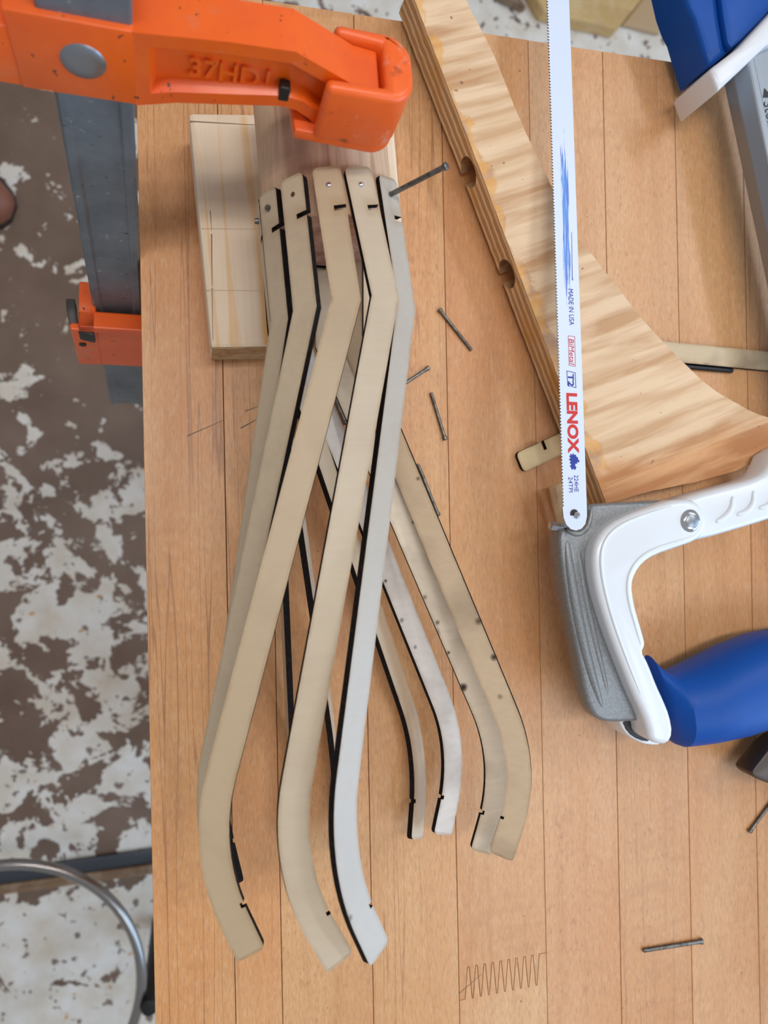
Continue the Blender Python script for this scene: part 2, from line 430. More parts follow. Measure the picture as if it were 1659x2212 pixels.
# the column of planks with the finger joint
i4 = 4
o_ = [o for o in bench.children if abs(o.bound_box[0][0]+bench.location.x-JX[4]) < .001]
for o in o_: bpy.data.objects.remove(o)
plank(JX[4], JX[5], -.2440, YE, (212, 160, 110), zig0=-.2440)
plank(JX[4], JX[5], YN, -.2440, (218, 172, 124), zig1=-.2440)
plank(JX[5], JX[6], YN, YE, (216, 168, 122))
for x, y in ((.03, .19), (.48, .19), (.03, -.34), (.48, -.34)):
    bm = bmesh.new(); box(bm, (x-.035, y-.035, ZF), (.07, 0, 0), (0, .07, 0), (0, 0, -TT-ZF)); bevel(bm, .004, 2)
    o = obj('leg', bm, M['maple'], bench); o.color = lin((206, 158, 108))
# pencil marks on the bench
def mark(p0, p1, w, parent, z=.00006, mat='pencil'):
    a, b = at(p0[0], p0[1], z), at(p1[0], p1[1], z); d = (b-a).normalized(); n = Vector((-d.y, d.x, 0))*w/2
    bm = bmesh.new(); bm.faces.new([bm.verts.new(v) for v in (a-n, b-n*.4, b+n*.4, a+n)])
    return obj('pencil_mark', bm, M[mat], parent)
mark((404, 942), (482, 908), .0006, bench); mark((520, 925), (556, 905), .0008, bench); mark((530, 888), (558, 878), .0006, bench)
mark((990, 2148), (1040, 2105), .0005, bench)

# ------------------------------------------------------------------ pine board under the log
ZB = .027
bb = [at(407, 243, ZB), at(456, 752, ZB), at(893, 745, ZB), at(850, 249, ZB)]
bm = prism([Vector((p.x, p.y, .0004)) for p in bb], (0, 0, ZB-.0004)); bevel(bm, .0018, 2)
for f in bm.faces:
    if abs(f.normal.y) > .7: f.material_index = 1
pine = obj('pine_board', bm, [M['pine'], M['pine_end']]); tag(pine, 'pale pine board lying under the log with pencil lines', 'board')
M['pencil_faint'] = NT('faint_pencil_line', .7).col((188, 162, 134)).m
def pmark(p0, p1, w, mat='pencil'): mark(p0, p1, w, pine, ZB+.00006, mat)
pmark((410, 262), (553, 270), .0006); pmark((454, 455), (457, 500), .0004); pmark((457, 505), (458, 618), .0006); pmark((458, 622), (460, 735), .0004)
pmark((436, 494), (556, 495), .0003, 'pencil_faint'); pmark((446, 627), (566, 628), .0003, 'pencil_faint')

# ------------------------------------------------------------------ log and ribs
SH = [0.044731, 0.401114, 0.180966, 0.051983, 0.704992, 0.014181, 0.010878, 0.002791]
GL = [0.054397, 0.121933, 0.05633, -0.059664, 0.054958]
RIB = {'A': [4.7298, 0.05365, 0.00088, 0.00056, 0.00052, -0.00225],
 'B': [-1.01986, 0.02304, 0.00075, 0.00099, -0.00308, 0.00857],
 'C': [-0.80113, 0.04547, 0.00098, 0.00057, 0.00411, 0.03159],
 'D': [-0.19825, 0.06003, -0.00012, -0.00131, 0.0001, 0.01023],
 'E': [0.09259, 0.11667, -0.00209, -0.00282, 0.00515, 0.02507],
 'F': [0.59335, 0.09645, -0.00257, -0.00375, 0.00797, -0.00678],
 'J': [2.64742, 0.10389, 0.00026, -0.00263, -0.00048, 0.03961],
 'I': [3.04882, 0.08186, 0.00011, -0.00023, -0.00021, 0.0109],
 'H': [3.433, 0.05045, 0.00156, 0.00183, 0.00224, 0.0401],
 'G': [3.87568, 0.03138, 0.00048, 0.00397, 0.00225, -0.01232],
 'M': [4.41554, 0.07659, -0.0002, 0.00087, 0.00105, -0.00294]}
R0 = .0265
_yaw, _pit = GL[3], GL[4]
AX = (Vector((-math.sin(_yaw), -math.cos(_yaw), 0))*math.cos(_pit) + Vector((0, 0, math.sin(_pit)))).normalized()
EX = Vector((0, 0, 1)).cross(AX).normalized(); EZ = AX.cross(EX)
LOGC = Vector(GL[:3])
def log():
    bm = bmesh.new(); N = 56; rings = []
    c0 = LOGC + EX*-.0004 + EZ*-.0012
    st = [(-.056, .92), (-.0545, .985), (-.052, 1), (-.03, 1), (-.01, 1), (.0062, 1), (.0076, .985), (.008, .96)]
    for s, k in st:
        r = []
        for i in range(N):
            a = 2*math.pi*i/N; w = 1+.006*math.sin(3*a+1)+.004*math.sin(7*a)
            r.append(bm.verts.new(c0+AX*s+EX*(.0274*k*w*math.sin(a))+EZ*(.0254*k*w*math.cos(a))))
        rings.append(r)
    for i in range(len(rings)-1):
        for j in range(N): bm.faces.new((rings[i][j], rings[i][(j+1) % N], rings[i+1][(j+1) % N], rings[i+1][j]))
    for r, fl_ in ((rings[0], True), (rings[-1], False)):
        f = bm.faces.new(r[::-1] if fl_ else r); f.material_index = 1
    o = obj('log', bm, [M['log'], M['log_end']], smooth=True)
    tag(o, 'short round peeled log clamped on the pine board, holding the ribs', 'log')
log()

def rib_frame(ps):
    phi, dl, dR, ds, dq, eps = ps
    n = math.sin(phi)*EX + math.cos(phi)*EZ; t = math.cos(phi)*EX - math.sin(phi)*EZ
    sd = math.cos(dl)*AX + math.sin(dl)*t; td = -math.sin(dl)*AX + math.cos(dl)*t
    sd2 = math.cos(eps)*sd + math.sin(eps)*n; n2 = math.cos(eps)*n - math.sin(eps)*sd
    return LOGC + n*(R0+dR) + AX*ds + t*dq, sd2, td, n2
HEAD, KN = -.0072, .0092
L1, AL, L2, LA, BE, LE, RW, RT = SH
STOT = L1+L2+LA+LE
def centre(s):
    """centre line of a rib: position (s,q), heading, mitre factor"""
    if s < L1-1e-6: return (s, 0.0), 0.0, 1.0
    if s < L1+1e-6: return (L1, 0.0), -AL/2, 1/math.cos(AL/2)
    d = min(s-L1, L2); p = [L1+d*math.cos(-AL), d*math.sin(-AL)]; a = -AL
    r = s-L1-L2
    if r > 1e-9:
        d = min(r, LA); n = max(2, int(d/.002)); kx = BE/LA
        for i in range(n):
            am = -AL+kx*d*(i+.5)/n; p[0] += d/n*math.cos(am); p[1] += d/n*math.sin(am)
        a = -AL+kx*d; r -= LA
        if r > 1e-9: p[0] += r*math.cos(a); p[1] += r*math.sin(a)
    return tuple(p), a, 1.0
def rib_mesh(fr, T=RT, hole=False):
    O, sd, td, n = fr
    hw = RW/2; cr = .0024
    ss = [HEAD+x for x in (0, .0003, .0008, .0015, .0024)] + [-.0035, 0, .004, KN-.0010, KN+.0010, .014, .02, .03, .038, L1]
    ss += [L1+L2*k/10 for k in range(1, 11)] + [L1+L2+LA*k/12 for k in range(1, 13)]
    e = STOT; ss += [e-.0020, e-.0014, e-.0008, e-.0003, e]
    n1, n2 = e-.0175-.0010, e-.0175+.0010
    ss = sorted(set([x for x in ss if abs(x-n1) > .0008 and abs(x-n2) > .0008] + [n1, n2]))
    qs = [-1, -.74, -.3, .12, .45, .72, 1]
    bm = bmesh.new(); bl = bm.verts.layers.float.new('burn')
    grid = []
    for s in ss:
        (cs, cq), a, mf = centre(s)
        d0 = s-HEAD; d1 = STOT-s; w = hw*mf; r1 = .0020
        if d0 < cr: w = hw-cr+math.sqrt(max(0, cr*cr-(cr-d0)**2))
        if d1 < r1: w = hw-r1+math.sqrt(max(0, r1*r1-(r1-d1)**2))
        dirq = (-math.sin(a), math.cos(a)); row = []
        for q in qs:
            p = (cs+dirq[0]*q*w, cq+dirq[1]*q*w)
            row.append(p)
        grid.append(row)
    def P(p, off): return O+sd*p[0]+td*p[1]+n*off
    near_end = lambda s: s-HEAD < .001 or STOT-s < .001
    V = {}
    for lay, off in ((0, 0.0), (1, T)):
        for i, row in enumerate(grid):
            for j, p in enumerate(row):
                v = bm.verts.new(P(p, off)); V[lay, i, j] = v
                b = 1.0 if abs(qs[j]) == 1 or near_end(ss[i]) else 0.0
                if abs(ss[i]-(KN-.001)) < 1e-5 or abs(ss[i]-(KN+.001)) < 1e-5: b = max(b, .9 if qs[j] > .05 else .3)
                v[bl] = b
    cells = set()
    for i in range(len(ss)-1):
        for j in range(len(qs)-1):
            sm = (ss[i]+ss[i+1])/2
            if KN-.001 < sm < KN+.001 and j >= 3: continue
            if n1 < sm < n2 and j >= 5: continue
            cells.add((i, j))
    ecount = {}
    for (i, j) in cells:
        for lay in (0, 1):
            q = [V[lay, i, j], V[lay, i+1, j], V[lay, i+1, j+1], V[lay, i, j+1]]
            bm.faces.new(q if lay else q[::-1])
        for e_ in (((i, j), (i+1, j)), ((i+1, j), (i+1, j+1)), ((i+1, j+1), (i, j+1)), ((i, j+1), (i, j))):
            kk = frozenset(e_); ecount.setdefault(kk, []).append(e_)
    for kk, l in ecount.items():
        if len(l) == 1:
            (a, b) = l[0]
            f = bm.faces.new((V[0, a[0], a[1]], V[0, b[0], b[1]], V[1, b[0], b[1]], V[1, a[0], a[1]])); f.material_index = 1
    return bm
def disc(bm, c, nrm, r, h, seg=14, dome=True, mat=0):
    nrm = nrm.normalized(); c = Vector(c)
    tube(bm, [c-nrm*.0006, c, c+nrm*h*.6, c+nrm*h], [r, r, r*.9, r*.5] if dome else [r, r, r, r*.96], seg, mat=mat)
SHADED_TONE = {'A': (196, 178, 152), 'B': (200, 180, 151), 'C': (206, 186, 157), 'D': (186, 163, 132), 'E': (192, 174, 149), 'F': (182, 171, 158),  # ribs are one birch; shade over the top ribs is put into these colours
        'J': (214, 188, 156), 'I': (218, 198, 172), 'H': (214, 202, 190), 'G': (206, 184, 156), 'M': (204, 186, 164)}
SMK = {'A': .25, 'B': .3, 'C': .3, 'D': .35, 'E': .2, 'F': .15, 'J': .6, 'I': .85, 'H': .75, 'G': .6, 'M': .3}
RLAB = {'A': 'birch rib on the left flank of the log, seen almost edge-on beside the pine board',
 'B': 'leftmost broad birch rib on the log, with a dull nail in its tilted head',
 'C': 'birch rib whose head has an empty nail hole, second broad one from the left',
 'D': 'birch rib on top of the log, its curved end lying farthest left',
 'E': 'wide pale birch rib with a shiny nail head, its curved end between two others',
 'F': 'pale whitish birch rib with a long nail still standing in its head',
 'J': 'darkest tan lower rib, outermost on the right, overlapping its neighbour',
 'I': 'smoke-stained lower rib with a black burn spot, partly under the outermost tan rib',
 'H': 'greyish lower rib lying free between two others on the right side',
 'G': 'narrow-looking lower rib curving closest to the upright ribs at lower right',
 'M': 'lower rib seen edge-on through the gap between the wide pale rib and the whitish one'}
ribs = {}
for k_, ps in RIB.items():
    fr = rib_frame(ps); O, sd, td, n = fr
    t = thing('plywood_rib', tuple(O), RLAB[k_], 'rib', 'laser-cut ribs nailed around the log')
    b = obj('strip', rib_mesh(fr), [M['birch'], M['burnt']], t); b.color = lin(SHADED_TONE[k_])[:3]+(SMK[k_],)
    ribs[k_] = (t, fr)
    bm = bmesh.new(); c = O+n*RT
    if k_ in 'DE': disc(bm, c, n, .00105, .0006); obj('nail_head', bm, M['nail_bright'], t, True)
    elif k_ == 'B': disc(bm, c, (n+td*.4), .00125, .0011, 10, False); obj('nail_head', bm, M['nail'], t, True)
    elif k_ == 'A': disc(bm, c, n, .0012, .0016, 12, False); obj('nail_head', bm, M['nail'], t, True)
    elif k_ == 'C': disc(bm, c, n, .0010, .00012, 12, False); obj('nail_hole', bm, M['hole'], t)
    elif k_ in 'JIHGM': disc(bm, c, n, .0011, .0004); obj('nail_head', bm, M['nail'], t, True)
    else: bm.free()

# scorch spots left by the laser
def scorch(rib, px, py, rad, dark):
    t, (O, sd, td, n) = ribs[rib]
    off = 0.0 if rib in 'JIHGM' else RT
    nn_ = -n if rib in 'JIHGM' else n
    p0 = O+n*off+nn_*.00004; d = ray(px, py); p = CPOS+d*((p0-CPOS).dot(n)/d.dot(n))
    bm = bmesh.new(); vs = []
    for i in range(18):
        a = 2*math.pi*i/18; vs.append(bm.verts.new(p+sd*rad*1.25*math.cos(a)+td*rad*math.sin(a)))
    bm.faces.new(vs)
    strip = [c for c in t.children if c.name.startswith('strip')][0]
    o = obj('scorch_mark', bm, M['scorch'], strip, origin=tuple(p)); o.color = (dark, dark, dark, rad)
    return o
k = NT('laser_scorch', .7, spec=.2)
oi = k.n('ObjectInfo'); tcs = k.n('TexCoord'); ln_ = k.n('VectorMath', operation='LENGTH'); k.l(tcs.outputs['Object'], ln_.inputs[0])
rel = k.math('DIVIDE', ln_.outputs['Value'], oi.outputs['Alpha'])
k.col((52, 36, 28)); fade = k.math('MULTIPLY', k.mask(k.math('ADD', rel, k.math('MULTIPLY', k.noise(k.coords(), 900, 2), .3)), 1.05, .25), oi.outputs['Color'])
k.l(fade, k.b.inputs['Alpha']); M['scorch'] = k.m
for a_ in (('I', 1001, 1485, .0026, 1.0), ('J', 1034, 1342, .0024, .55), ('J', 1067, 1420, .0022, .8), ('J', 903, 1034, .0014, .5), ('J', 1080, 1505, .0018, .35),
           ('I', 893, 1128, .0012, .7), ('I', 945, 1345, .0016, .55), ('I', 969, 1410, .0012, .7), ('I', 918, 1290, .0016, .4), ('H', 833, 1255, .0013, .7), ('H', 868, 1340, .0018, .45),
           ('H', 897, 1398, .0016, .4), ('F', 757, 1983, .0016, .35)):
    scorch(*a_)

# ------------------------------------------------------------------ nails
def nail(name, head, tip, label, r=.00085, group='loose finish nails on the bench', mat='nail', headr=1.45):
    head, tip = Vector(head), Vector(tip); d = (tip-head).normalized(); L = (tip-head).length
    t = thing(name, tuple((head+tip)/2), label, 'nail', group)
    bm = bmesh.new(); tube(bm, [head+d*.0012, head+d*.003, tip-d*.0006, tip], [r*1.05, r, r, r*.75], 12); obj('shank', bm, M[mat], t, True)
    bm = bmesh.new(); tube(bm, [head-d*.0004, head, head+d*.0009, head+d*.0024], [r*.8, r*headr, r*headr, r*.98], 12); obj('head', bm, M[mat], t, True)
    return t
rz = .0011
def tnail(h, t, label, **kw): return nail('nail', at(h[0], h[1], rz+.0002), at(t[0], t[1], rz-.0001), label, **kw)
tnail((949, 668), (1019, 757), 'loose grey nail lying diagonally right of the whitish rib bend, highest on the bench')
tnail((926, 794), (866, 834), 'short-looking loose nail poking out from under the whitish rib')
tnail((962, 949), (931, 848), 'loose nail with its head downward on the plank seam')
tnail((947, 1113), (903, 1002), 'loose nail lying along the edge of the outermost tan rib')
tnail((1517, 2033), (1389, 2053), 'lone nail lying nearly level near the lower right bench corner', r=.00115)
tnail((1619, 1797), (1690, 1700), 'nail at the right border below the hammer claw', r=.0010)
tnail((746, 916), (722, 858), 'bright nail seen through the gap between two top ribs')
O, sd, td, n = ribs['F'][1]
hp = O+n*(RT+.0285)
nail('nail', hp, O+n*(RT-.0022)+td*.0001, 'long nail standing upright in the head of the whitish rib', r=.00105)
a, b = at(1470, 791, .0016), at(1582, 801, .0016)
bm = bmesh.new(); tube(bm, [a, b-(b-a)*.01, b], [.0014, .0014, .0011], 16)
tag(obj('steel_rod', bm, M['black_rod'], smooth=True), 'short blackened steel rod beside the loose strip at the right', 'rod')

# ------------------------------------------------------------------ loose ribs on the bench
def flat_rib(name, p_head, p_dir, label, sgn=1, s_head=0.0, tone=(206, 184, 148), smoke=.6):
    a, b = at(p_head[0], p_head[1], .0003), at(p_dir[0], p_dir[1], .0003); d = (b-a).normalized()
    td = Vector((-d.y, d.x, 0))          # right-hand side seen from above -> rib +q
    fr = (a - d*s_head, d, td, Vector((0, 0, 1)))
    t = thing(name, tuple(a), label, 'rib', 'spare ribs lying on the bench')
    b_ = obj('strip', rib_mesh(fr), [M['birch'], M['burnt']], t); b_.color = lin(tone)[:3]+(smoke,)
    return fr
flat_rib('plywood_rib', (1143, 989), (1213, 957), 'spare rib whose notched round head sticks out left of the hacksaw blade', tone=(212, 188, 144), smoke=.3)
# second spare rib: the long straight part shows at the right border
def second_rib():
    a, b = at(1460, 764, .0003), at(1659, 783, .0003); d = (b-a).normalized()   # direction of the long part
    kink = a - d*.010
    ang = AL; s0 = Vector((d.x*math.cos(ang)-d.y*math.sin(ang), d.x*math.sin(ang)+d.y*math.cos(ang), 0))
    td = Vector((-s0.y, s0.x, 0)); fr = (kink-s0*L1, s0, td, Vector((0, 0, 1)))
    t = thing('plywood_rib', tuple(a), 'smoke-stained spare rib crossing to the right border beside the steel rod', 'rib', 'spare ribs lying on the bench')
    b_ = obj('strip', rib_mesh(fr), [M['birch'], M['burnt']], t); b_.color = lin((204, 184, 150))[:3]+(1.0,)
second_rib()

# ------------------------------------------------------------------ plywood jig
ZP0, ZP1 = .0034, .0222
def ply():
    left = [(884, -30), (901, 14), (923, 72), (966, 184), (1006, 286), (1055, 415), (1080, 481), (1112, 565), (1143, 648), (1169, 716), (1200, 799), (1268, 978), (1300, 1062), (1310, 1088)]
    low = [(1410, 1060), (1500, 1042), (1592, 1016), (1640, 990), (1700, 962)]
    right = [(1720, 936), (1659, 902), (1641, 896), (1616, 885), (1579, 864), (1546, 845), (1512, 818), (1475, 782), (1423, 729), (1392, 695), (1362, 658), (1334, 619), (1303, 582), (1276, 546), (1251, 516), (1220, 455), (1189, 397), (1154, 325), (1131, 276), (1106, 216), (1083, 158), (1068, 121), (1046, 76), (1026, 38), (1007, 0), (990, -34)]
    pts = [at(x, y, ZP1) for x, y in left+low+right]
    # rough-sawn outline
    out = []
    for i, p in enumerate(pts):
        q = pts[(i+1) % len(pts)]; L = (q-p).length; m = max(1, int(L/.004))
        for j in range(m):
            w = p.lerp(q, j/m); w = w + Vector((mnoise.noise(w*260), mnoise.noise(w*260+Vector((9, 3, 1))), 0))*.0003; out.append(w)
    bm = prism([Vector((p.x, p.y, ZP0)) for p in out], (0, 0, ZP1-ZP0))
    bmesh.ops.recalc_face_normals(bm, faces=bm.faces[:])
    for f in bm.faces:
        if abs(f.normal.z) < .5: f.material_index = 1
    # two holes drilled into the left edge
    d = (at(1268, 978, ZP1)-at(923, 72, ZP1)).normalized(); nin = Vector((-d.y, d.x, 0))
    if nin.x < 0: nin = -nin
    o = obj('plywood_jig', bm, None or [M['ply'], M['ply_edge'], M['ply_hole']], origin=tuple(at(1100, 500, ZP0)))
    for px, py in ((1012, 372), (1101, 590)):
        c = at(px, py, .0105)
        cb = bmesh.new(); tube(cb, [c-nin*.02, c+nin*.0095], .0076, 28)
        for f in cb.faces: f.material_index = 2
        cut = obj('cut', cb, [M['ply'], M['ply_edge'], M['ply_hole']])
        md = o.modifiers.new('hole', 'BOOLEAN'); md.operation = 'DIFFERENCE'; md.object = cut; md.solver = 'EXACT'
        dg = bpy.context.evaluated_depsgraph_get(); dg.update()
        me = bpy.data.meshes.new_from_object(o.evaluated_get(dg)); o.modifiers.clear(); o.data = me
        bpy.data.objects.remove(cut)
    tag(o, 'curved triangular plywood jig with glue stains lying under the hacksaw blade', 'plywood')
def m_ply():
    k = NT('plywood_face', .55, spec=.35)
    rot = (0, 0, math.radians(-20))
    v = k.coords((.10, 1, 1), rot); g = k.noise(v, 150, 3, .5, .35)
    c = k.mix(k.mask(g, .42, .64), (228, 196, 160), (194, 148, 106))
    g2 = k.noise(v, 190, 3, .6); c = k.mix(k.math('MULTIPLY', k.mask(g2, .5, .8), .35), c, (176, 128, 90))
    c = k.mix(k.math('MULTIPLY', k.mask(k.noise(v, 30, 2), .5, .7), .35), c, (238, 208, 170))
    # glue stain along the straight edge and the lower end (own outline)
    at_ = k.n('TexCoord'); x, y, z = k.xyz(at_.outputs['Object'])
    return k, c, x, y, g
k, c, x, y, g_ = m_ply()
_o = at(1100, 500, ZP0); _a = at(923, 72, ZP1)-_o; _b = at(1268, 978, ZP1)-_o
_d = (_b-_a); _d.z = 0; _d.normalize(); _n = Vector((-_d.y, _d.x, 0)); _n = _n if _n.x > 0 else -_n
dist = k.math('ADD', k.math('ADD', k.math('MULTIPLY', x, _n.x), k.math('MULTIPLY', y, _n.y)), -(_a.x*_n.x+_a.y*_n.y))
gl = k.noise(k.coords(), 60, 4, .6, .4)
e = k.math('ADD', k.math('MULTIPLY', dist, -28), gl)           # strong near the edge
gm = k.mask(e, .34, .42)
c = k.mix(k.math('MULTIPLY', gm, .6), c, k.mix(k.mask(k.noise(k.coords(), 90, 3), .45, .6), (222, 156, 62), (170, 126, 98)))
sp = k.mask(k.noise(k.coords(loc=(.2, .1, 0)), 46, 3, .5, .3), .70, .73)
upper = k.mask(y, -.06, .02)
c = k.mix(k.math('MULTIPLY', k.math('MULTIPLY', sp, upper), .6), c, (176, 134, 104))
_l1 = at(1320, 1065, ZP1)-_o; _l2 = at(1659, 965, ZP1)-_o
_e = (_l2-_l1); _e.z = 0; _e.normalize(); _m = Vector((-_e.y, _e.x, 0)); _m = _m if _m.y > 0 else -_m
d2 = k.math('ADD', k.math('ADD', k.math('MULTIPLY', x, _m.x), k.math('MULTIPLY', y, _m.y)), -(_l1.x*_m.x+_l1.y*_m.y))
e2 = k.math('ADD', k.math('MULTIPLY', d2, -19), k.math('MULTIPLY', k.noise(k.coords(), 40, 4, .6), .5))
c = k.mix(k.math('MULTIPLY', k.mask(e2, -.12, .12), .62), c, k.mix(k.mask(g_, .42, .62), (214, 146, 82), (186, 116, 62)))
spk = k.mask(k.noise(k.coords(), 240, 1), .78, .80); c = k.mix(k.math('MULTIPLY', spk, .6), c, (96, 60, 40))
M['ply'] = k.col(c).bump(k.noise(k.coords((.2, 1, 1), (0, 0, math.radians(-20))), 260, 3), .3, .0003).m
k = NT('plywood_edge', .7, spec=.25); tcz = k.n('TexCoord'); x, y, z = k.xyz(tcz.outputs['Object'])
nn = k.noise(k.coords(), 70, 3, .6)
zz = k.math('ADD', z, k.math('MULTIPLY', k.math('ADD', nn, -.5), .0016))
lay = k.math('FRACT', k.math('MULTIPLY', zz, 1/.0053)); 
lc = k.mix(k.mask(lay, .45, .55), (232, 202, 160), (190, 152, 112))
line = k.math('MAXIMUM', k.mask(k.math('ABSOLUTE', k.math('ADD', lay, -.5)), .06, .0), k.mask(lay, .93, .99))
lc = k.mix(k.math('MULTIPLY', line, k.mask(k.noise(k.coords(), 160, 3), .3, .55)), lc, (52, 34, 22))
lc = k.mix(k.math('MULTIPLY', k.mask(k.noise(k.coords(), 34, 3), .5, .66), .5), lc, (206, 148, 64))
M['ply_edge'] = k.col(lc).bump(nn, .4, .0006).m
M['ply_hole'] = m_wood('bored_hole', (190, 150, 108), (130, 92, 60), 120, .5)
ply()

# small wood stub beside the blade end
bm = bmesh.new(); a, b = at(1204, 1046, .012), at(1222, 1128, .012)
tube(bm, [a, a.lerp(b, .06), a.lerp(b, .5), b], [.0036, .0048, .0050, .0046], 9)
for v in bm.verts: v.co += Vector((mnoise.noise(v.co*400), mnoise.noise(v.co*400+Vector((5, 5, 5))), 0))*.0006
M['stub'] = m_wood('stub_wood', (226, 200, 164), (190, 158, 122), 120, .2)
tag(obj('wood_stub', bm, M['stub'], smooth=True), 'rough splintered wood stub half under the lower blade end', 'wood scrap')

# ------------------------------------------------------------------ bar clamp
CD = Vector((.0608, .21, 1.0)).normalized()                       # leaning bar direction
CXA = (Vector((1, 0.0, 0)) - CD*CD.x).normalized(); CYA = CD.cross(CXA)
CO = at(203, 213, .098)
def cl(a, b, c): return CO + CXA*a + CYA*b + CD*c
def on_front(px, py, b):
    """local (a,c) where the view ray meets the clamp plane at depth b"""
    r = ray(px, py); p0 = CO + CYA*b
    t = (p0-CPOS).dot(CYA)/r.dot(CYA); p = CPOS + r*t - CO
    return p.dot(CXA), p.dot(CD)
clamp = thing('bar_clamp', tuple(cl(0, .005, -.06)), 'orange bar clamp on a grey steel bar pressing the log down', 'clamp')
BW, BT = .0222, .0085
bm = bmesh.new()
sec = [(-BW/2, 0), (-BW/2+.0028, 0), (-BW/2+.0036, .0010), (BW/2-.0036, .0010), (BW/2-.0028, 0), (BW/2, 0), (BW/2+.0012, .0012), (BW/2+.0012, BT-.0012), (BW/2, BT), (-BW/2, BT), (-BW/2-.0012, BT-.0012), (-BW/2-.0012, .0012)]
prism([cl(a, b, -.293) for a, b in sec], CD*(.293+.046), bm); bevel(bm, .0004, 1, 50)
obj('bar', bm, M['steel'], clamp)
FB, BB = -.0035, .0125
def front(pix, b=FB): return [on_front(x, y, b) for x, y in pix]
# collar block round the bar, left part lower
bm = bmesh.new()
colr = front([(50, 196), (120, 207), (300, 218), (300, 66), (160, 48), (38, 30)])
lo_c = sum(c for a, c in colr[:3])/3; hi_c = sum(c for a, c in colr[3:])/3
aL, aR = colr[0][0], colr[2][0]
prism([cl(a, FB, c) for a, c in ((aL, lo_c), (aR, lo_c), (aR, hi_c), (aL-.001, hi_c))], CYA*(BB-FB+.006), bm)
# tail towards the handle, left of the bar
aT = front([(-90, 190)])[0][0]
prism([cl(a, FB+.0006, c) for a, c in ((aT-.03, lo_c+.001), (aL+.001, lo_c), (aL+.001, hi_c-.0065), (aT-.03, hi_c-.009))], CYA*(BB-FB+.004), bm)
bevel(bm, .0009, 2, 40)
# I-beam arm
armp = front([(296, 217), (380, 222), (500, 226), (606, 229), (640, 238), (668, 257), (694, 282), (760, 282), (815, 270), (819, 200), (768, 186), (700, 147), (639, 112), (497, 91), (296, 65)])
armp[0] = (aR-.001, lo_c); armp[-1] = (aR-.001, hi_c)
vf = [bm.verts.new(cl(a, FB, c)) for a, c in armp]; vb = [bm.verts.new(cl(a, BB, c)) for a, c in armp]
ff = bm.faces.new(vf); fb = bm.faces.new(vb[::-1])
sides = [bm.faces.new((vf[i], vb[i], vb[(i+1) % len(vf)], vf[(i+1) % len(vf)])) for i in range(len(vf))]
bmesh.ops.recalc_face_normals(bm, faces=bm.faces[:])
for f in (ff, fb):
    bmesh.ops.inset_region(bm, faces=[f], thickness=.0046, depth=0.0, use_even_offset=True)
    bmesh.ops.inset_region(bm, faces=[f], thickness=.0018, depth=-.0042, use_even_offset=True)
obj('jaw_arm', bm, M['orange'], clamp, True)
# the bar's top seen in the collar: steel end plate
bm = bmesh.new(); 
prism([cl(a, b, hi_c-.002) for a, b in ((-BW/2-.0022, -.0012), (BW/2+.0022, -.0012), (BW/2+.0022, BT+.010), (-BW/2-.0022, BT+.010))], CD*.0165, bm); bevel(bm, .0010, 2, 40)
obj('bar_head', bm, M['steel'], clamp)
ra, rc = on_front(180, 133, FB)
bm = bmesh.new(); disc(bm, cl(ra, FB, rc), -CYA, .0067, .0012, 32); obj('rivet', bm, M['rivet'], clamp, True)
bm = bmesh.new(); a0, c0 = on_front(614, 203, FB)
box(bm, cl(a0-.0018, FB-.0004, c0-.0030), CXA*.0036, CYA*.004, CD*.0058); bevel(bm, .0006, 2); obj('paint_mark', bm, M['black'], clamp)
def text_mesh(txt, size, mat, origin, xdir, ydir, parent, name='lettering', extrude=.00003, offset=0.0, sx=1.0, shear=0.0, spacing=1.0):
    cu = bpy.data.curves.new('t', 'FONT'); cu.body = txt; cu.size = size; cu.extrude = extrude; cu.offset = offset; cu.shear = shear; cu.space_character = spacing
    cu.align_x = 'LEFT'; cu.align_y = 'BOTTOM_BASELINE'; cu.resolution_u = 4
    to = bpy.data.objects.new('t', cu); COL.objects.link(to)
    dg = bpy.context.evaluated_depsgraph_get(); dg.update()
    me = bpy.data.meshes.new_from_object(to.evaluated_get(dg)); bpy.data.objects.remove(to); bpy.data.curves.remove(cu)
    xd, yd = Vector(xdir).normalized(), Vector(ydir).normalized(); zd = xd.cross(yd); origin = Vector(origin)
    bm = bmesh.new(); bm.from_mesh(me); bpy.data.meshes.remove(me)
    for v in bm.verts:
        c = v.co.copy(); v.co = origin + xd*c.x*sx + yd*c.y + zd*c.z
    return obj(name, bm, mat, parent)
ta, tc_ = on_front(405, 160, FB+.0042); tb, _ = on_front(585, 168, FB+.0042)
text_mesh('37HD1', .0102, M['orange'], cl(ta, FB+.0036, tc_+.0010), CXA, CD, clamp, extrude=.0007, offset=.00016, sx=(tb-ta)/.0290)
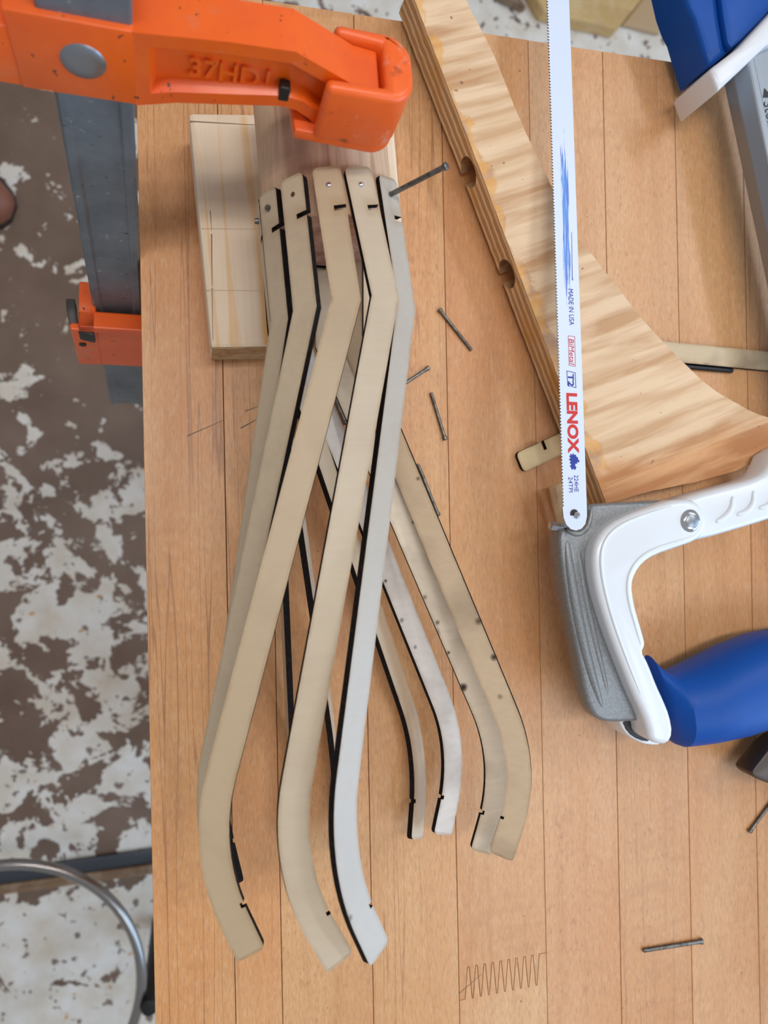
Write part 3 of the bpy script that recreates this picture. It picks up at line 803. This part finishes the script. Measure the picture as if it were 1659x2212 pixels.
# plastic pad over the jaw tip
PB0, PB1 = FB-.0055, BB+.005
def pad():
    bm = bmesh.new()
    aP0 = on_front(690, 250, PB0)[0]; aP1 = on_front(884, 260, PB0)[0]
    cB = on_front(760, 330, PB0)[1]; cT = cB+.0275
    zt = cB
    # U-shaped wall, open to the left, rounded at the right
    def arc(cx, cy, r, a0, a1, n=6): return [(cx+r*math.cos(math.radians(a0+(a1-a0)*i/n)), cy+r*math.sin(math.radians(a0+(a1-a0)*i/n))) for i in range(n+1)]
    r = .0095
    inner = on_front(832, 190, FB)[0]
    outl = [(aP0, PB0)] + arc(aP1-r, PB0+r, r, -90, 0) + arc(aP1-r, PB1-r, r, 0, 90) + [(aP0+.004, PB1), (aP0+.004, BB+.0006), (inner, BB+.0006), (inner, FB-.0006), (aP0, FB-.0006)]
    prism([cl(a, b, cB+.0035) for a, b in outl], CD*(cT-cB-.0035), bm)
    bevel(bm, .0026, 3, 50)
    # base plate that bears on the log
    base = [(aP0-.0065, PB0+.002)] + arc(aP1-r, PB0+r+.0002, r-.0003, -90, 0) + arc(aP1-r, PB1-r, r-.0003, 0, 90) + [(aP0-.0085, PB1)]
    b2 = bmesh.new(); prism([cl(a, b, cB) for a, b in base], CD*.0048, b2); bevel(b2, .0012, 2, 50)
    tmp = bpy.data.meshes.new('x'); b2.to_mesh(tmp); b2.free(); bm.from_mesh(tmp); bpy.data.meshes.remove(tmp)
    o = obj('pad', bm, M['pad'], clamp, True); return o
pad()
# sliding lower jaw
def lower():
    bm = bmesh.new(); c0 = -.150
    def q(px, py, z): 
        p = at(px, py, z) - CO; return p.dot(CXA), p.dot(CYA), p.dot(CD)
    zt = -.046
    aA, bA, cA = q(163, 600, zt); aB, bB, cB = q(176, 712, zt)
    aM = (aA+aB)/2; bF, bK = bB, bA
    ct = (cA+cB)/2
    # plate with the slot of the bar: left cheek + front bridge + body going under the bench
    box(bm, cl(aM, bF, ct-.006), CXA*.0085, CYA*(bK-bF), CD*.006)
    box(bm, cl(aM, bF, ct-.006), CXA*.058, CYA*(-.0022-bF), CD*.006)
    box(bm, cl(aM+.008, bF+.001, ct-.05), CXA*.075, CYA*.0035, CD*.045)
    box(bm, cl(aM-.0045, bF+.0008, ct-.05), CXA*.013, CYA*.004, CD*.045)
    box(bm, cl(aM+.040, bF, ct-.03), CXA*.05, CYA*(bK-bF), CD*.028)
    bevel(bm, .0010, 2, 40)
    obj('sliding_jaw', bm, M['orange'], clamp)
    bm = bmesh.new()
    a1, b1, c1 = q(152, 645, zt-.004); a2, b2, c2 = q(166, 706, zt-.004); a3, b3, c3 = q(204, 716, zt-.004)
    pts = smooth_poly([cl(a1, b1, c1), cl(a1+.0004, (b1+b2)/2, c1), cl(a2-.001, b2, c2), cl(a3, b3, c3)], 2, closed=False)
    bmv = []
    up = CD*.010
    for i, p in enumerate(pts):
        d = (pts[min(i+1, len(pts)-1)]-pts[max(i-1, 0)]).normalized(); w = d.cross(CD).normalized()*.0022
        bmv.append([bm.verts.new(p-w), bm.verts.new(p+w), bm.verts.new(p+w-up), bm.verts.new(p-w-up)])
    for i in range(len(bmv)-1):
        for j in range(4): bm.faces.new((bmv[i][j], bmv[i][(j+1) % 4], bmv[i+1][(j+1) % 4], bmv[i+1][j]))
    bm.faces.new(bmv[0]); bm.faces.new(bmv[-1][::-1]); bevel(bm, .0007, 2, 50)
    obj('release_lever', bm, M['steel_dark'], clamp, True)
    ha, hb, hc = q(179, 728, zt-.02)
    bm = bmesh.new(); disc(bm, cl(ha, bF+.0006, hc), -CYA, .0019, .0004, 16, False); obj('peg_hole', bm, M['black'], clamp)
lower()

# ------------------------------------------------------------------ hacksaw
saw = thing('hacksaw', tuple(at(1500, 1100, 0)), 'hacksaw with white blade, white frame and blue grip lying on the jig', 'hacksaw')
def zb(py): return .0245 + (.0425-.0245)*max(0, py)/1110.0 if py >= 0 else .0245 + py*1.6e-5
_q0, _q1, _q2 = at(1204, 0, zb(0)), at(1238, 1096, zb(1096)), at(1266, 1096, zb(1096))
BN = (_q1-_q0).cross(_q2-_q0).normalized(); BN = BN if BN.z > 0 else -BN
def bl(px, py):
    d = ray(px, py); return CPOS + d*((_q0-CPOS).dot(BN)/d.dot(BN))
def blade():
    yT = -160
    def xl(y): return 1179.5 + (1213.5-1179.5)*y/1090.0
    def xr(y): return 1228.0 + (1266.0-1228.0)*y/1090.0
    bm = bmesh.new(); T = .00065
    left = []; n = 0
    P0, P1 = bl(xl(yT), yT), bl(xl(1096), 1096); L = (P1-P0).length; N = int(L/.00155); side = (bl(xr(500), 500)-bl(xl(500), 500)).normalized()
    for i in range(N+1):
        p = P0.lerp(P1, i/N); left.append(p); 
        if i < N: left.append(P0.lerp(P1, (i+.35)/N) + side*.0009)
    end = [bl(x, y) for x, y in ((1216, 1117), (1222, 1133), (1232, 1143), (1243, 1146), (1255, 1142), (1263, 1132), (1266.5, 1116))]
    right = [bl(xr(y), y) for y in (1096, 800, 500, 200, yT)]
    outl = left + end + right
    a = [bm.verts.new(p+Vector((0, 0, T))) for p in outl]; b = [bm.verts.new(p) for p in outl]
    bm.faces.new(a); bm.faces.new(b[::-1]); m = len(a); nl = len(left)
    for i in range(m):
        f = bm.faces.new((a[i], b[i], b[(i+1) % m], a[(i+1) % m])); f.material_index = 1 if i < nl else 0
    # row of teeth tips as bare metal lies in the outline itself
    o = obj('blade', bm, [M['bladepaint'], M['tooth']], saw)
    # pin hole
    hb = bmesh.new(); c = bl(1239, 1110)+Vector((0, 0, T+.00006)); tube(hb, [c-Vector((0, 0, .0002)), c], [.0022, .0022], 24); obj('pin_hole', hb, M['black'], o)
    return o
k = NT('white_blade_paint', .35, spec=.5); tcb = k.n('TexCoord'); x, y, z = k.xyz(tcb.outputs['Object'])
M['bladepaint'] = None
_bd = (bl(1238, 1096)-bl(1204, 0)).normalized(); _bs = BN.cross(_bd); _bs = _bs if _bs.x > 0 else -_bs
_bo = bl(1204, 0)-Vector(saw.location)
# blue ink smear: streaks along the blade between two places
sx = k.math('ADD', k.math('ADD', k.math('MULTIPLY', x, _bs.x), k.math('MULTIPLY', y, _bs.y)), -(_bo.x*_bs.x+_bo.y*_bs.y))
sy = k.math('ADD', k.math('ADD', k.math('MULTIPLY', x, _bd.x), k.math('MULTIPLY', y, _bd.y)), -(_bo.x*_bd.x+_bo.y*_bd.y))
cmb = k.n('CombineXYZ'); k.l(k.math('MULTIPLY', sx, 1400), cmb.inputs[0]); k.l(k.math('MULTIPLY', sy, 46), cmb.inputs[1])
ns = k.n('TexNoise'); ns.inputs['Scale'].default_value = 1.0; ns.inputs['Detail'].default_value = 4; ns.inputs['Roughness'].default_value = .6; k.l(cmb.outputs[0], ns.inputs['Vector'])
band = k.mask(k.math('ABSOLUTE', k.math('ADD', sx, -.0004)), .0030, .0012)
def sm(v, a, b, c_, d): return k.math('MULTIPLY', k.mask(v, a, b), k.mask(v, d, c_))
yy = lambda py: (bl(1204+.031*py, py)-bl(1204, 0)).dot(_bd)
zone = sm(sy, yy(230), yy(390), yy(560), yy(740))
ink = k.mask(k.math('ADD', k.math('MULTIPLY', k.math('MULTIPLY', band, zone), .42), ns.outputs['Fac']), .76, .84)
c = k.mix(k.math('MULTIPLY', ink, .9), (214, 224, 242), k.mix(k.mask(ns.outputs['Fac'], .45, .62), (70, 150, 226), (8, 60, 190)))
M['bladepaint'] = k.col(c).m
bld = blade()
def btext(txt, px, py, hpx, lpx, mat, shear=0.0, offset=0.0, dx=0.0):
    """lettering reading down the blade; (px,py) = start of baseline (left side in image), hpx cap height, lpx run length in pixels"""
    o0 = bl(px, py) + Vector((0, 0, .00072)); o1 = bl(px+lpx*.0325, py+lpx)+Vector((0, 0, .00072)); xd = (o1-o0)
    h_ = (bl(px+hpx, py)-bl(px, py)).length
    nrm = Vector((0, 0, 1)); yd = nrm.cross(xd.normalized())
    # measure natural width
    cu = bpy.data.curves.new('t', 'FONT'); cu.body = txt; cu.size = h_/.70; cu.shear = shear; to = bpy.data.objects.new('t', cu); COL.objects.link(to)
    bpy.context.view_layer.update(); wn = to.dimensions.x; bpy.data.objects.remove(to); bpy.data.curves.remove(cu)
    o = text_mesh(txt, h_/.70, mat, o0, xd, yd, bld, offset=offset, sx=xd.length/max(wn, 1e-6), shear=shear)
    o.parent = bld; return o
def bframe(pix, mat, w=.00022):
    pts = [bl(x, y)+Vector((0, 0, .00072)) for x, y in pix]; bm = bmesh.new()
    for i in range(len(pts)):
        a, b = pts[i], pts[(i+1) % len(pts)]; d = (b-a).normalized(); n = Vector((-d.y, d.x, 0))*w/2
        a, b = a-d*w/2, b+d*w/2
        prism([a-n, b-n, b+n, a+n], (0, 0, .00003), bm)
    return obj('print_frame', bm, mat, bld)
btext('MADE IN USA', 1226, 624, 10.5, 78, M['ink_blue'])
btext('BiMetal', 1227.5, 731, 10.5, 56, M['ink_red'], shear=.15)
bframe([(1226, 726), (1240, 728), (1241.5, 792), (1228, 790)], M['ink_red'])
btext('T2', 1225.5, 808, 12, 26, M['ink_blue'], offset=.0001)
bframe([(1223, 802), (1241, 806), (1242.5, 838), (1225, 833)], M['ink_blue'], .0003)
btext('LENOX', 1223, 848, 21, 125, M['ink_red'], offset=.00032)
btext('224HE', 1238.5, 1026, 9, 36, M['ink_blue'])
btext('24TPI', 1226.5, 1030, 9, 33, M['ink_blue'])
# jagged animal-head emblem
em = [(0, 2), (3, 1), (2, -3), (7, 0), (8, -4), (11, 0), (15, -1), (15, 3), (19, 5), (20, 10), (23, 12), (21, 16), (17, 15), (18, 19), (14, 18), (13, 23), (16, 26), (13, 32), (9, 29), (6, 32), (4, 26), (1, 24), (5, 20), (1, 17), (4, 13), (-1, 10), (3, 7)]
bm = prism([bl(1228+x*.98, 983+y*1.02)+Vector((0, 0, .00070)) for x, y in em], (0, 0, .00004)); obj('emblem', bm, M['ink_blue'], bld)
# printed box, mostly rubbed off
bframe([(1233.5, 503), (1235, 600), (1236.5, 606), (1234.5, 606)], M['ink_blue'], .00018)

def plate(name, pix, z0, z1, mat, parent, bev=.003, seg=3, sm_=1):
    pts = [at(x, y, z1) for x, y in pix]
    if sm_: pts = smooth_poly(pts, sm_)
    bm = prism([Vector((p.x, p.y, z0)) for p in pts], (0, 0, z1-z0))
    top = [e for e in bm.edges if all(abs(v.co.z-z1) < 1e-6 for v in e.verts)]
    bot = [e for e in bm.edges if all(abs(v.co.z-z0) < 1e-6 for v in e.verts)]
    bmesh.ops.recalc_face_normals(bm, faces=bm.faces[:])
    bmesh.ops.bevel(bm, geom=top+bot, offset=bev, offset_type='OFFSET', segments=seg, profile=.5, affect='EDGES', clamp_overlap=True)
    return bm
# cast grey tension lever
grey = [(1268, 1090), (1300, 1087), (1380, 1083), (1454, 1080), (1440, 1110), (1380, 1150), (1330, 1180), (1312, 1240), (1330, 1330), (1360, 1420), (1392, 1510), (1400, 1556), (1350, 1561), (1316, 1561), (1295, 1556), (1279, 1541), (1266, 1508), (1258, 1465), (1245, 1398), (1229, 1324), (1218, 1256), (1210, 1196), (1208, 1152), (1218, 1140), (1232, 1149), (1246, 1152), (1260, 1146), (1269, 1130), (1271, 1110)]
bm = plate('x', grey, .0275, .0385, M['grey'], saw, .004, 3, 1)
lev = obj('tension_lever', bm, M['grey'], saw, True)
# raised ridges on the lever
def ridge(pix, z, r, name='ridge', mat='grey', parent=None):
    pts = smooth_poly([at(x, y, z) for x, y in pix], 2, closed=False); n = len(pts)
    bm = bmesh.new(); tube(bm, pts, [max(.0004, r*(math.sin(math.pi*(i+.35)/(n-.3))**.45)) for i in range(n)], 12)
    return obj(name, bm, M[mat], parent, True)
ridge([(1222, 1165), (1226, 1210), (1238, 1290), (1258, 1390), (1278, 1465), (1300, 1530)], .0372, .0030, parent=lev)
ridge([(1242, 1158), (1250, 1210), (1262, 1290), (1284, 1390), (1304, 1470), (1316, 1535)], .0368, .0024, parent=lev)
ridge([(1224, 1143), (1236, 1152), (1252, 1153), (1268, 1140), (1275, 1118), (1278, 1094)], .0380, .0016, parent=lev)
bm = bmesh.new(); a, b = at(1187, 1135, .035), at(1222, 1140, .035); tube(bm, [a, a+(b-a)*.06, b], [.0018, .0024, .0024], 6); obj('hex_pin', bm, M['nail_bright'], saw)
bm = bmesh.new(); c = bl(1244, 1113); tube(bm, [c-Vector((0, 0, .004)), c+Vector((0, 0, .0012)), c+Vector((.0004, 0, .0017))], [.0017, .0017, .0012], 14); obj('blade_pin', bm, M['chrome'], saw, True)
# white frame arm that runs out to the right
arm2 = [(1465, 1085), (1504, 1068), (1572, 1050), (1626, 1036), (1654, 1022), (1668, 1002), (1680, 972), (1760, 940), (1790, 1080), (1659, 1125), (1590, 1146), (1528, 1164), (1480, 1172)]
bm = plate('x', arm2, .0235, .042, M['white'], saw, .0035, 3, 1); fa = obj('frame_arm', bm, M['white'], saw, True)
# embossed shapes on the frame arm
for pth in ([(1582, 1072), (1580, 1098), (1566, 1116), (1545, 1128)], [(1627, 1060), (1627, 1086), (1612, 1106), (1590, 1112)], [(1672, 1046), (1672, 1072), (1660, 1092), (1638, 1098)]):
    ridge(pth, .0417, .0017, 'embossed_letter', 'white', fa)
# white handle shell
white = [(1457, 1080), (1430, 1088), (1369, 1108), (1319, 1132), (1292, 1162), (1282, 1196), (1284, 1240), (1292, 1283), (1309, 1341), (1329, 1398), (1349, 1448), (1369, 1499), (1390, 1543), (1401, 1577), (1404, 1597), (1420, 1609), (1446, 1610), (1458, 1585), (1451, 1546), (1437, 1512), (1423, 1482), (1410, 1448), (1400, 1425), (1391, 1410), (1398, 1395), (1396, 1381), (1383, 1337), (1373, 1300), (1369, 1263), (1376, 1240), (1393, 1216), (1420, 1199), (1470, 1182), (1505, 1170), (1526, 1150), (1530, 1120), (1518, 1092), (1495, 1077)]
ZW = .0465
bm = plate('x', white, .010, ZW, M['white'], saw, .0042, 4, 1)
hs = obj('handle_shell', bm, M['white'], saw, True)
# recessed panel drawn by a raised rim
rim_in = [(1450, 1094), (1380, 1116), (1332, 1138), (1306, 1166), (1297, 1200), (1300, 1245), (1312, 1300), (1332, 1365), (1356, 1430), (1384, 1500)]
rim_out = [(1500, 1158), (1458, 1172), (1412, 1186), (1380, 1206), (1362, 1232), (1354, 1262), (1358, 1302), (1372, 1350), (1384, 1392)]
ridge(rim_in, ZW-.0002, .0010, 'rim', 'white', hs); ridge(rim_out, ZW-.0002, .0010, 'rim', 'white', hs)
c = at(1491, 1125, ZW); bm = bmesh.new()
tube(bm, [c-Vector((0, 0, .001)), c+Vector((0, 0, .0002)), c+Vector((0, 0, .0014)), c+Vector((0, 0, .0016))], [.0056, .0056, .0044, .0036], 32); pr = obj('pivot_rivet', bm, M['chrome'], saw, True)
bm = bmesh.new(); disc(bm, c+Vector((0, 0, .0016)), Vector((0, 0, 1)), .0034, .0002, 24, False); obj('rivet_face', bm, M['rivet'], pr, True)
# hollow lower end of the handle shell
low = [(1334, 1552), (1348, 1582), (1372, 1601), (1402, 1611), (1432, 1610), (1440, 1560), (1392, 1535)]
bm = plate('x', low, .012, .031, M['white'], saw, .0016, 2, 1); obj('hollow_end', bm, M['white'], saw, True)
opn = [(1342, 1554), (1396, 1548), (1408, 1580), (1406, 1603), (1380, 1599), (1356, 1583)]
bm = plate('x', opn, .024, .0314, M['steel_dark'], saw, .0005, 2, 1); obj('end_opening', bm, M['steel_dark'], saw, True)
# blue grip: fat oval tube running to the right
def grip():
    top = [(1400, 1415), (1420, 1440), (1440, 1451), (1470, 1442), (1521, 1418), (1572, 1391), (1622, 1371), (1680, 1358), (1760, 1350), (1830, 1352)]
    bot = [(1450, 1598), (1456, 1606), (1464, 1609), (1490, 1606), (1521, 1601), (1588, 1587), (1659, 1563), (1700, 1552), (1770, 1545), (1830, 1540)]
    bm = bmesh.new(); rings = []; n = 24
    for (a, b) in zip(top, bot):
        zc = .0245; A, B = at(a[0], a[1], zc), at(b[0], b[1], zc); C_ = (A+B)/2; h_ = (B-A)/2
        rz_ = min(.0222, h_.length*.98, (.009, .014, .0185, .0215)[len(rings)] if len(rings) < 4 else 1)
        rings.append([bm.verts.new(C_ + h_*math.copysign(abs(math.cos(2*math.pi*i/n))**.9, math.cos(2*math.pi*i/n)) + Vector((0, 0, rz_*math.copysign(abs(math.sin(2*math.pi*i/n))**.85, math.sin(2*math.pi*i/n))))) for i in range(n)])
    for i in range(len(rings)-1):
        for j in range(n): bm.faces.new((rings[i][j], rings[i][(j+1) % n], rings[i+1][(j+1) % n], rings[i+1][j]))
    bm.faces.new(rings[0][::-1]); bm.faces.new(rings[-1])
    bmesh.ops.subdivide_edges(bm, edges=bm.edges[:], cuts=1, use_grid_fill=True, smooth=.6)
    g = obj('grip', bm, M['blue'], saw, True)
    # finger grooves on the lower side
    for px, py in ((1556, 1572), (1606, 1556)):
        p = [at(px-8, py+14, .030), at(px+4, py-2, .036), at(px+12, py-16, .040)]
        b3 = bmesh.new(); tube(b3, smooth_poly(p, 1, False), .0016, 10); obj('groove_rib', b3, M['blue'], g, True)
grip()
# aluminium back tube with printed label, blue front end with a white collar
def back_tube():
    zlo, zhi, ch = .019, .034, .0040
    a0, a1 = at(1563, 189, zlo), at(1627, 489, zlo)
    d = (a1-a0).normalized(); n = Vector((-d.y, d.x, 0)); n = n if n.x > 0 else -n
    Wd = .030; s = a0 - d*.012; L = .36
    sec = [(0, zlo+.001), (0, zhi-.0070), (ch, zhi-.0005), (ch+.0012, zhi), (ch+.0042, zhi), (ch+.0050, zhi-.0012), (Wd-ch-.005, zhi-.0012), (Wd-ch-.0042, zhi), (Wd-ch, zhi), (Wd, zhi-.0070), (Wd, zlo+.001), (Wd-.001, zlo), (.001, zlo)]
    bm = prism([Vector((s.x, s.y, 0)) + n*a + Vector((0, 0, z)) for a, z in sec], d*L); bevel(bm, .0004, 1, 30)
    tb = obj('back_tube', bm, M['alu'], saw)
    org = at(1646.5, 219, zhi) + Vector((0, 0, -.0011))
    text_mesh('Stores', .0098, M['ink_black'], org, d, -n*-1 if False else n*1.0, tb) if False else None
    zf = zhi-.0011
    o0 = at(1649, 219, zf); xd = d; yd = Vector((0, 0, 1)).cross(d)
    text_mesh('Stores', .0082, M['ink_black'], o0, xd, yd, tb, sx=.92)
    tri = [at(1648, 211, zf), at(1651, 190, zf), at(1670, 210, zf)]
    bm = prism(tri, (0, 0, .00004)); obj('printed_arrow', bm, M['ink_black'], tb)
back_tube()
def nose():
    colr = [(1536, 150), (1541, 143), (1600, 98), (1659, 34), (1700, -10), (1740, 60), (1659, 96), (1600, 152), (1553, 196)]
    bm = plate('x', colr, .008, .040, M['collar'], saw, .0025, 3, 0); obj('collar', bm, M['collar'], saw, True)
    bl_ = [(1478, -20), (1490, 14), (1503, 40), (1512, 72), (1524, 112), (1533, 141), (1545, 136), (1600, 92), (1655, 34), (1700, -14), (1740, -90), (1600, -140), (1462, -90)]
    # stepped blue end: broad base with a narrower crown
    pts = [at(x, y, .030) for x, y in bl_]; bm = prism([Vector((p.x, p.y, .006)) for p in pts], (0, 0, .024))
    bmesh.ops.recalc_face_normals(bm, faces=bm.faces[:])
    e_ = [e for e in bm.edges if all(abs(v.co.z-.030) < 1e-6 for v in e.verts)]
    bmesh.ops.bevel(bm, geom=e_, offset=.0045, offset_type='OFFSET', segments=3, profile=.5, affect='EDGES', clamp_overlap=True)
    nb = obj('blue_end', bm, M['blue'], saw, True)
    cr = [(1556, -20), (1562, 30), (1572, 90), (1580, 104), (1600, 88), (1648, 40), (1690, -10), (1640, -90), (1560, -80)]
    pts = [at(x, y, .034) for x, y in cr]; bm = prism([Vector((p.x, p.y, .029)) for p in pts], (0, 0, .005)); bevel(bm, .0015, 2, 50)
    obj('raised_panel', bm, M['blue'], nb, True)
nose()

# ------------------------------------------------------------------ hammer at the right border
def hammer():
    M['hammer'] = NT('dark_forged_steel', .42, .6).col((84, 74, 68)).m
    t = thing('hammer', tuple(at(1690, 1650, 0)), 'dark steel hammer, only its claw corner reaching in at the right border', 'hammer')
    pix = [(1624, 1671), (1628, 1662), (1645, 1640), (1672, 1606), (1720, 1580), (1790, 1560), (1790, 1640), (1760, 1690), (1700, 1706), (1660, 1693), (1634, 1682)]
    bm = plate('x', pix, .012, .026, M['hammer'], t, .002, 2, 1); obj('head', bm, M['hammer'], t, True)
    bm = bmesh.new(); tube(bm, [at(1760, 1620, .016), at(1800, 1900, .014), at(1830, 2200, .014)], [(.010, .012), (.011, .014), (.012, .015)], 18); obj('handle', bm, M['thr_wood'], t, True)
hammer()
